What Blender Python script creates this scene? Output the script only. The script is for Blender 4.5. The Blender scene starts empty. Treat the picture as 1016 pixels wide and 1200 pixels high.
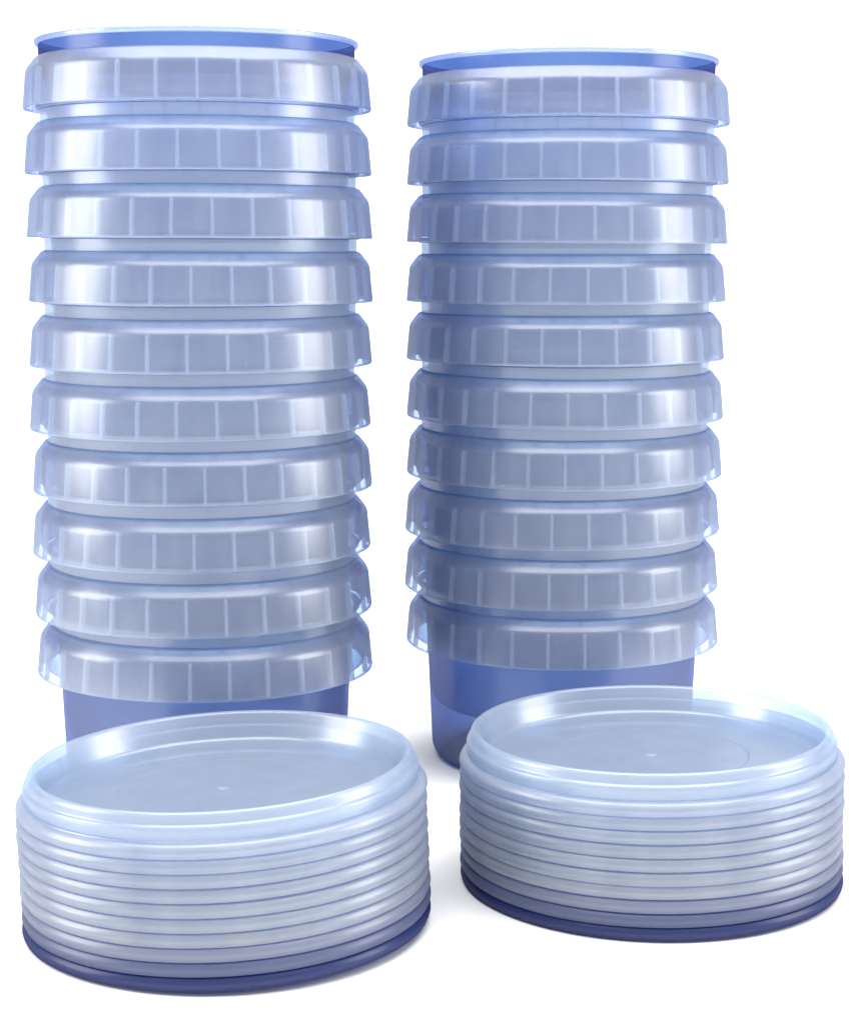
import bpy, math, random
from mathutils import Vector, Matrix
random.seed(7)
S = bpy.context.scene
COL = S.collection
U = 0.06                                    # one skirt radius in metres

# ------------------------------------------------------------------ camera
PITCH = 0.1413
cd = bpy.data.cameras.new('camera')
cam = bpy.data.objects.new('camera', cd)
COL.objects.link(cam)
cam.location = (0, 0, 3.3118 * U)
cam.rotation_euler = (math.pi / 2 - PITCH, 0, 0)
cd.sensor_fit = 'HORIZONTAL'
cd.sensor_width = 36.0
cd.lens = 36.0 * 2257.8 / 1016.0
cd.clip_start = 0.01
cd.clip_end = 50
S.camera = cam

# ------------------------------------------------------------------ light
W = bpy.data.worlds.new('World')
S.world = W
W.use_nodes = True
bg = W.node_tree.nodes['Background']
bg.inputs['Color'].default_value = (0.93, 0.96, 1.0, 1)
bg.inputs['Strength'].default_value = 0.62


def area(name, loc, target, sx, sy, power, color=(1, 1, 1)):
    l = bpy.data.lights.new(name, 'AREA')
    l.shape = 'RECTANGLE'
    l.size, l.size_y = sx, sy
    l.energy = power
    l.color = color
    o = bpy.data.objects.new(name, l)
    COL.objects.link(o)
    o.location = loc
    d = Vector(target) - Vector(loc)
    o.rotation_euler = d.to_track_quat('-Z', 'Y').to_euler()
    return o


area('overhead_softbox', (0, 0.55, 1.5), (0, 0.6, 0), 1.9, 1.6, 44)
area('side_softbox_left', (-0.95, 0.50, 0.42), (0, 0.66, 0.12), 0.50, 0.60, 6.5, (1, 0.985, 0.97))
area('side_softbox_right', (0.95, 0.52, 0.42), (0, 0.66, 0.12), 0.44, 0.60, 5.5, (1, 0.985, 0.97))
area('backdrop_lamp', (0, 1.5, 1.6), (0, 2.6, 0.5), 2.4, 0.6, 9)

S.view_settings.view_transform = 'Standard'
S.view_settings.look = 'None'
S.view_settings.gamma = 1
S.view_settings.exposure = 0.15
S.view_settings.use_curve_mapping = False
S.render.engine = 'CYCLES'
cy = S.cycles
cy.max_bounces = 6
cy.transparent_max_bounces = 96
cy.diffuse_bounces = 1
cy.glossy_bounces = 2
cy.transmission_bounces = 3
cy.use_adaptive_sampling = True
cy.adaptive_threshold = 0.03
cy.caustics_reflective = False
cy.use_denoising = True


# ------------------------------------------------------------------ materials
def plastic(name, tint, milk, milk_fac, gloss=0.07, rough=0.16, cap=3.2, mottle=0.0):
    """Thin translucent plastic skin: straight-through tinted transmission that
    deepens with the slant path through the wall, a milky scattering share and a soft gloss."""
    m = bpy.data.materials.new(name)
    m.use_nodes = True
    nt = m.node_tree
    N, L = nt.nodes, nt.links
    N.clear()

    def math_(op, a, b=None):
        n = N.new('ShaderNodeMath')
        n.operation = op
        for i, v in enumerate((a, b)):
            if v is None:
                continue
            if isinstance(v, (int, float)):
                n.inputs[i].default_value = v
            else:
                L.new(v, n.inputs[i])
        return n.outputs[0]
    geo = N.new('ShaderNodeNewGeometry')
    dot = N.new('ShaderNodeVectorMath')
    dot.operation = 'DOT_PRODUCT'
    L.new(geo.outputs['Normal'], dot.inputs[0])
    L.new(geo.outputs['Incoming'], dot.inputs[1])
    c = math_('ABSOLUTE', dot.outputs['Value'])
    # refraction bends the path: the slant inside the wall never exceeds ~ 42 degrees,
    # but the rim of a curved shell collects many bounces, so let it reach 3.2x
    path = math_('MINIMUM', math_('DIVIDE', 1.0, math_('MAXIMUM', c, 0.08)), cap)
    comb = N.new('ShaderNodeCombineColor')
    for i in range(3):
        L.new(math_('POWER', tint[i], path), comb.inputs[i])
    tr = N.new('ShaderNodeBsdfTransparent')
    L.new(comb.outputs[0], tr.inputs[0])
    df = N.new('ShaderNodeBsdfDiffuse')
    df.inputs[0].default_value = (*milk, 1)
    tl = N.new('ShaderNodeBsdfTranslucent')
    tl.inputs[0].default_value = (*milk, 1)
    ms = N.new('ShaderNodeMixShader')
    ms.inputs[0].default_value = 0.5
    L.new(df.outputs[0], ms.inputs[1])
    L.new(tl.outputs[0], ms.inputs[2])
    mx = N.new('ShaderNodeMixShader')
    L.new(tr.outputs[0], mx.inputs[1])
    L.new(ms.outputs[0], mx.inputs[2])
    mx.inputs[0].default_value = milk_fac
    if mottle:
        # flow lines and cloudy patches of moulded plastic
        tc = N.new('ShaderNodeTexCoord')
        mp = N.new('ShaderNodeMapping')
        mp.inputs['Scale'].default_value = (75, 75, 22)
        L.new(tc.outputs['Object'], mp.inputs[0])
        nz = N.new('ShaderNodeTexNoise')
        nz.inputs['Scale'].default_value = 1.0
        nz.inputs['Detail'].default_value = 2
        L.new(mp.outputs[0], nz.inputs['Vector'])
        L.new(math_('MULTIPLY', math_('ADD', math_('MULTIPLY', math_('SUBTRACT', nz.outputs['Fac'], 0.5), 2 * mottle),
                    1.0), milk_fac), mx.inputs[0])
    gl = N.new('ShaderNodeBsdfGlossy')
    gl.inputs['Roughness'].default_value = rough
    gl.inputs['Color'].default_value = (1, 1, 1, 1)
    mg = N.new('ShaderNodeMixShader')
    mg.inputs[0].default_value = gloss
    L.new(mx.outputs[0], mg.inputs[1])
    L.new(gl.outputs[0], mg.inputs[2])
    out = N.new('ShaderNodeOutputMaterial')
    L.new(mg.outputs[0], out.inputs[0])
    return m


M_BODY = plastic('clear_blue_plastic', (0.72, 0.80, 0.89), (0.70, 0.77, 0.85), 0.2, 0.05, 0.25, 1.8)
M_NECK = plastic('pale_neck_plastic', (0.76, 0.82, 0.89), (0.82, 0.87, 0.92), 0.36, 0.09, 0.26, 2.2)
M_BASEBLUE = plastic('painted_base_blue_plastic', (0.43, 0.52, 0.75), (0.48, 0.55, 0.74), 0.27, 0.05, 0.25, 2.2)  # blue of an unseen surface beneath, painted into the plastic
M_RING = plastic('inner_ring_plastic', (0.67, 0.755, 0.88), (0.60, 0.70, 0.88), 0.17, 0.04, 0.3, 4)
M_BACKBLUE_NECK = plastic('painted_background_blue_neck_plastic', (0.10, 0.18, 0.45), (0.16, 0.24, 0.52), 0.09, 0.035, 0.25, 1.3)  # blue background showing through few layers, painted into the neck tint
M_BACKBLUE_BODY = plastic('painted_background_mid_blue_clear_plastic', (0.54, 0.65, 0.83), (0.52, 0.61, 0.78), 0.17, 0.05, 0.25, 1.8)  # same painted background blue, weaker, for the topmost body
M_SKIRT = plastic('frosted_band_plastic', (0.60, 0.67, 0.80), (0.86, 0.92, 0.98), 0.44, 0.075, 0.33, 5, 0.35)
M_CLEAR = plastic('clearer_band_plastic', (0.72, 0.79, 0.89), (0.84, 0.90, 0.98), 0.25, 0.09, 0.28, 5, 0.4)
M_RIB = plastic('milky_rib_plastic', (0.85, 0.9, 0.98), (0.95, 0.97, 0.99), 0.50, 0.04, 0.35)
M_LIP = plastic('clear_lip_plastic', (0.62, 0.71, 0.87), (0.7, 0.77, 0.90), 0.25, 0.10, 0.18)
M_LID = plastic('milky_lid_plastic', (0.79, 0.855, 0.93), (0.82, 0.88, 0.94), 0.31, 0.08, 0.26, 4, 0.12)
M_LIDRIM = plastic('milky_lid_rim_plastic', (0.68, 0.74, 0.855), (0.86, 0.90, 0.95), 0.38, 0.075, 0.32, 6, 0.3)
M_REFLRIM_BLUE = plastic('painted_reflection_blue_rim_plastic', (0.33, 0.40, 0.68), (0.34, 0.40, 0.66), 0.42, 0.05, 0.36, 5)  # blue reflection from below, painted weaker on the second rim up
M_REFLRIM_PALE = plastic('painted_reflection_pale_rim_plastic', (0.58, 0.64, 0.81), (0.62, 0.67, 0.82), 0.40, 0.07, 0.34, 5)  # faintest step of the painted reflection, for the third rim up
M_REFLRIM_DARK = plastic('painted_reflection_dark_rim_plastic', (0.16, 0.2, 0.48), (0.085, 0.12, 0.38), 0.5, 0.03, 0.3)  # reflection of an unseen blue surface below, painted into the rim tint

MW = bpy.data.materials.new('white_studio_paper')
MW.use_nodes = True
b = MW.node_tree.nodes['Principled BSDF']
b.inputs['Base Color'].default_value = (0.9, 0.9, 0.9, 1)
b.inputs['Roughness'].default_value = 0.9
b.inputs['Specular IOR Level'].default_value = 0.0
nz = MW.node_tree.nodes.new('ShaderNodeTexNoise')
nz.inputs['Scale'].default_value = 40
cr = MW.node_tree.nodes.new('ShaderNodeValToRGB')
cr.color_ramp.elements[0].color = (0.89, 0.89, 0.89, 1)
cr.color_ramp.elements[1].color = (0.92, 0.92, 0.92, 1)
MW.node_tree.links.new(nz.outputs['Fac'], cr.inputs[0])
MW.node_tree.links.new(cr.outputs[0], b.inputs['Base Color'])


# ------------------------------------------------------------------ mesh helpers
def round_profile(pts, n=4):
    """closed profile [(r, z, corner radius)] -> rounded list of (r, z)"""
    out = []
    k = len(pts)
    for i in range(k):
        p0, p1, p2 = (Vector(pts[(i - 1) % k][:2]), Vector(pts[i][:2]), Vector(pts[(i + 1) % k][:2]))
        rad = pts[i][2] if len(pts[i]) > 2 else 0
        if rad <= 0 or i in (0, k - 1) and rad == 0:
            out.append(tuple(p1))
            continue
        a = (p0 - p1)
        c = (p2 - p1)
        q = min(rad, a.length * 0.48, c.length * 0.48)
        s, e = p1 + a.normalized() * q, p1 + c.normalized() * q
        for j in range(n + 1):
            t = j / n
            out.append(tuple((1 - t) ** 2 * s + 2 * t * (1 - t) * p1 + t * t * e))
    return out


def revolve(name, prof, mat, seg=144, wob=0.0, closed=False, extra=None):
    """revolve a profile (units of U); r == 0 points become a single pole vertex"""
    V, F, ring = [], [], []
    for (r, z) in prof:
        if r < 1e-6:
            V.append((0, 0, z * U))
            ring.append([len(V) - 1])
        else:
            base = len(V)
            for i in range(seg):
                a = 2 * math.pi * i / seg
                rr = r * (1 + wob * math.cos(2 * a) + 0.4 * wob * math.cos(3 * a + 1))
                V.append((rr * U * math.cos(a), rr * U * math.sin(a), z * U))
            ring.append(list(range(base, base + seg)))
    n = len(prof)
    for k in range(n if closed else n - 1):
        A, B = ring[k], ring[(k + 1) % n]
        if len(A) == 1 and len(B) == 1:
            continue
        for i in range(seg):
            j = (i + 1) % seg
            if len(A) == 1:
                F.append((A[0], B[j], B[i]))
            elif len(B) == 1:
                F.append((A[i], A[j], B[0]))
            else:
                F.append((A[i], A[j], B[j], B[i]))
    nf = len(F)
    if extra:
        extra(V, F)
    me = bpy.data.meshes.new(name)
    me.from_pydata(V, [], F)
    me.materials.append(mat)
    import bmesh
    bm = bmesh.new()
    bm.from_mesh(me)
    bmesh.ops.recalc_face_normals(bm, faces=bm.faces)
    bm.to_mesh(me)
    bm.free()
    for p in me.polygons:
        p.use_smooth = True
    me.set_sharp_from_angle(angle=math.radians(50))
    return me


def link(name, me, parent=None):
    o = bpy.data.objects.new(name, me)
    COL.objects.link(o)
    o.parent = parent
    return o


def copy_tree(root):
    r = root.copy()
    COL.objects.link(r)
    for ch in root.children:
        c = ch.copy()
        COL.objects.link(c)
        c.parent = r
        for g in ch.children:
            d = g.copy()
            COL.objects.link(d)
            d.parent = c
    return r


# ------------------------------------------------------------------ the setting: one white paper sweep
def sweep():
    prof = [(-1.5, 0.0), (1.6, 0.0)]
    R = 0.8
    for i in range(1, 17):
        a = math.pi / 2 * i / 16
        prof.append((1.6 + R * math.sin(a), R - R * math.cos(a)))
    prof.append((2.4, 3.0))
    V, F = [], []
    for (y, z) in prof:
        V += [(-3, y, z), (3, y, z)]
    for i in range(len(prof) - 1):
        F.append((2 * i, 2 * i + 1, 2 * i + 3, 2 * i + 2))
    me = bpy.data.meshes.new('ground')
    me.from_pydata(V, [], F)
    me.materials.append(MW)
    for p in me.polygons:
        p.use_smooth = True
    o = link('ground', me)
    o['kind'] = 'structure'


sweep()

# ------------------------------------------------------------------ food container
# z measured from the table for a container standing on it, in units of the skirt radius
SK = 0.759                                   # skirt's lower edge
body_prof = round_profile([
    (0.0, 0.036), (0.62, 0.036, .02), (0.72, 0.012, .02), (0.785, 0.0, .02), (0.833, 0.055, .05),
    (0.872, 0.925, .02), (0.902, 0.985, .02), (0.906, 1.1175)], 3)
lip_prof = round_profile([
    (0.894, 1.1185, .004), (0.924, 1.1185, .01), (0.928, 1.148, .012), (0.896, 1.152, .012)])
skirt_prof = round_profile([
    (0.9055, 1.052, 0), (0.925, 1.045, .015), (0.981, 0.974, .022), (1.0, SK + 0.010, .010), (0.998, SK, .004),
    (0.990, SK, .003), (0.988, SK + 0.014)], 3)
NR = 28


def ribs(V, F):
    for k in range(NR):
        a = 2 * math.pi * k / NR
        ca, sa = math.cos(a), math.sin(a)
        w = 0.0085
        pts = [(0.970, 0.766), (0.9965, 0.766), (0.9788, 0.962), (0.964, 0.975), (0.950, 0.962)]
        b0 = len(V)
        for s in (-w, w):
            for (r, z) in pts:
                V.append(((r * ca - s * sa) * U, (r * sa + s * ca) * U, z * U))
        n = len(pts)
        F.append(tuple(b0 + i for i in range(n)))
        F.append(tuple(b0 + n + i for i in reversed(range(n))))
        for i in range(n):
            j = (i + 1) % n
            F.append((b0 + i, b0 + j, b0 + n + j, b0 + n + i))


def ribs_mesh():
    V, F = [], []
    ribs(V, F)
    me = bpy.data.meshes.new('rib_ring')
    me.from_pydata(V, [], F)
    me.materials.append(M_RIB)
    return me


def bottom_ring(V, F):
    pass


container = bpy.data.objects.new('food_container', None)
COL.objects.link(container)
container.empty_display_size = 0.02
body_me = revolve('body', body_prof, M_BODY, wob=0.0006)
body_me.materials.append(M_NECK)
for p in body_me.polygons:
    if p.center.z > 0.99 * U or (p.center.z < 0.05 * U and p.center.xy.length > 0.76 * U):
        p.material_index = 1
body_top = body_me.copy()                    # uncovered top tub: blue seen through its walls is painted into the tint
body_top.materials[0] = M_BACKBLUE_BODY
body_top.materials[1] = M_BACKBLUE_NECK
for p in body_top.polygons:
    if p.center.z > 0.90 * U:
        p.material_index = 1
skirt_me = revolve('skirt', skirt_prof, M_SKIRT, wob=0.0006)
skirt_top = skirt_me.copy()
skirt_top.materials[0] = M_CLEAR
body_low = body_me.copy()                    # lowest tub: blue of the surface beneath is painted into its tint
body_low.materials[0] = M_BASEBLUE
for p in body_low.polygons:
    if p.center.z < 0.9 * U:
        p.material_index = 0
for p in body_top.polygons:
    if p.center.z < 0.9 * U:
        p.material_index = 0
link('body', body_me, container)
link('rim', revolve('rim', lip_prof, M_LIP, wob=0.0006, closed=True), container)
sk = link('skirt', skirt_me, container)
link('rib_ring', ribs_mesh(), sk)
link('stacking_ring', revolve('stacking_ring', [(0.905, 1.012), (0.934, 1.0), (0.944, 0.98), (0.950, 0.80), (0.944, 0.792), (0.930, 0.792)], M_RING, wob=0.0006), sk)

ORD = ['topmost', 'second', 'third', 'fourth', 'fifth', 'sixth', 'seventh', 'eighth', 'ninth', 'lowest']
container['category'] = 'container'
first = True
# measured rotation of the ribs in the photograph (fraction of one rib spacing)
ROT = {0: [.5, .0, .8, .25, .15, .9, .55, .3, .05, .1],
       1: [.0, .02, .45, .3, .1, .8, .75, .45, .4, .35]}
for ti, (tx, ty, pitch, side, grp) in enumerate((
        (-1.3707, 11.389, 0.3647, 'left', 'clear tubs nested in the left tower'),
        (0.8216, 12.2084, 0.3607, 'right', 'clear tubs nested in the right tower'))):
    for k in range(10):
        o = container if first else copy_tree(container)
        first = False
        lvl = 9 - k
        lean = 0.004 * lvl * pitch
        o.location = ((tx + lean + random.uniform(-.006, .006)) * U,
                      (ty + random.uniform(-.003, .003)) * U, lvl * pitch * U)
        o.rotation_euler = (random.uniform(-.003, .003), 0.004 + random.uniform(-.004, .004),
                            (ROT[ti][k] * 2 * math.pi / NR + random.randrange(NR) * 2 * math.pi / NR))
        for c in o.children:
            if c.name.startswith('body'):
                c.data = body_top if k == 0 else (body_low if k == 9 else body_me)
            elif c.name.startswith('skirt') and k == 0:
                c.data = skirt_top
        if k == 0:
            lab = 'topmost translucent ribbed tub of the %s tower, its bare neck painted with the blue seen through it' % side
        elif k == 9:
            lab = 'lowest translucent tub of the %s tower, its bare body behind the lids painted with blue from the surface beneath' % side
        elif k == 8:
            lab = 'translucent ribbed tub in the %s tower, second from the bottom' % side
        elif k == 7:
            lab = 'translucent ribbed tub in the %s tower, third from the bottom' % side
        else:
            lab = '%s translucent ribbed tub from the top of the %s tower' % (ORD[k], side)
        o['label'] = lab
        o['category'] = 'container'
        o['group'] = grp

# ------------------------------------------------------------------ lids
RL = 0.992
rim_prof = round_profile([
    (RL - .022, 0.008), (RL - .019, 0.0, .003), (RL - .011, 0.001, .005), (RL + .003, 0.032, .03), (RL - .017, 0.061, .012),
    (RL - .032, 0.067, .008), (RL - .0450, 0.0702)], 3)
panel_prof = round_profile([
    (0.0, 0.040), (0.50, 0.040, .01), (0.51, 0.044, .01), (0.80, 0.044, .02), (0.852, 0.052, .03), (0.890, 0.192, .016),
    (0.916, 0.197, .014), (0.929, 0.182, .012), (0.937, 0.146, .006), (0.951, 0.136, .010), (0.953, 0.110, .006),
    (RL - .0455, 0.0705)], 3)
nub_prof = [(0.0, 0.0475), (0.016, 0.0465), (0.028, 0.0435), (0.034, 0.0403), (0.0, 0.0403)]
lid = bpy.data.objects.new('container_lid', None)
COL.objects.link(lid)
lid.empty_display_size = 0.02
pn = link('panel', revolve('panel', panel_prof, M_LID, wob=0.0008), lid)
link('rim', revolve('rim', rim_prof, M_LIDRIM, wob=0.0008), lid)
link('centre_mark', revolve('centre_mark', nub_prof, M_LID, seg=32), pn)
base_blue_panel = pn.data.copy()
base_blue_panel.materials[0] = M_BASEBLUE
refl_blue_rim = revolve('rim', rim_prof, M_REFLRIM_BLUE, wob=0.0008)
refl_pale_rim = revolve('rim', rim_prof, M_REFLRIM_PALE, wob=0.0008)
refl_dark_rim = revolve('rim', rim_prof, M_REFLRIM_DARK, wob=0.0008)
LP = 0.0675
first = True
for si, (lx, ly, t0, t1, side, grp) in enumerate((
        (-1.0018, 9.0769, 0.020, 0.040, 'left', 'round lids stacked in front of the left tower'),
        (1.1318, 9.7284, 0.008, 0.016, 'right', 'round lids stacked in front of the right tower'))):
    for k in range(10):
        o = lid if first else copy_tree(lid)
        first = False
        lvl = 9 - k
        tilt = t0 + (t1 - t0) * lvl / 9
        h = lvl * LP
        dx = -(0.033 if si == 0 else 0.012) * h + random.uniform(-.003, .003)
        if si == 1 and k == 0:
            dx += 0.004
        o.location = ((lx + dx) * U, (ly + random.uniform(-.002, .002)) * U, (h + RL * t0) * U)
        o.rotation_euler = (random.uniform(-.002, .002), -tilt + random.uniform(-.002, .002), 0)
        if k == 0:
            lab = 'topmost clear lid of the %s lid stack, its recessed face showing' % side
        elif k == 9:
            lab = 'bottom lid of the %s lid stack, with a dark navy blue reflection painted on its rim' % side
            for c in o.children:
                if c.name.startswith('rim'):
                    c.data = refl_dark_rim
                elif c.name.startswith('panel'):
                    c.data = base_blue_panel
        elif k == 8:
            lab = 'lid with a dusky blue reflection painted on its rim, just above the bottom lid of the %s stack' % side
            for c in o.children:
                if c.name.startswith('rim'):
                    c.data = refl_blue_rim
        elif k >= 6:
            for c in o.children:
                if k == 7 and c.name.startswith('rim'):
                    c.data = refl_pale_rim
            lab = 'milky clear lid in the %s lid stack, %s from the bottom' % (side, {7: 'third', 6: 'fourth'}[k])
        else:
            lab = '%s milky clear lid from the top of the %s lid stack' % (ORD[k], side)
        o['label'] = lab
        o['category'] = 'lid'
        o['group'] = grp
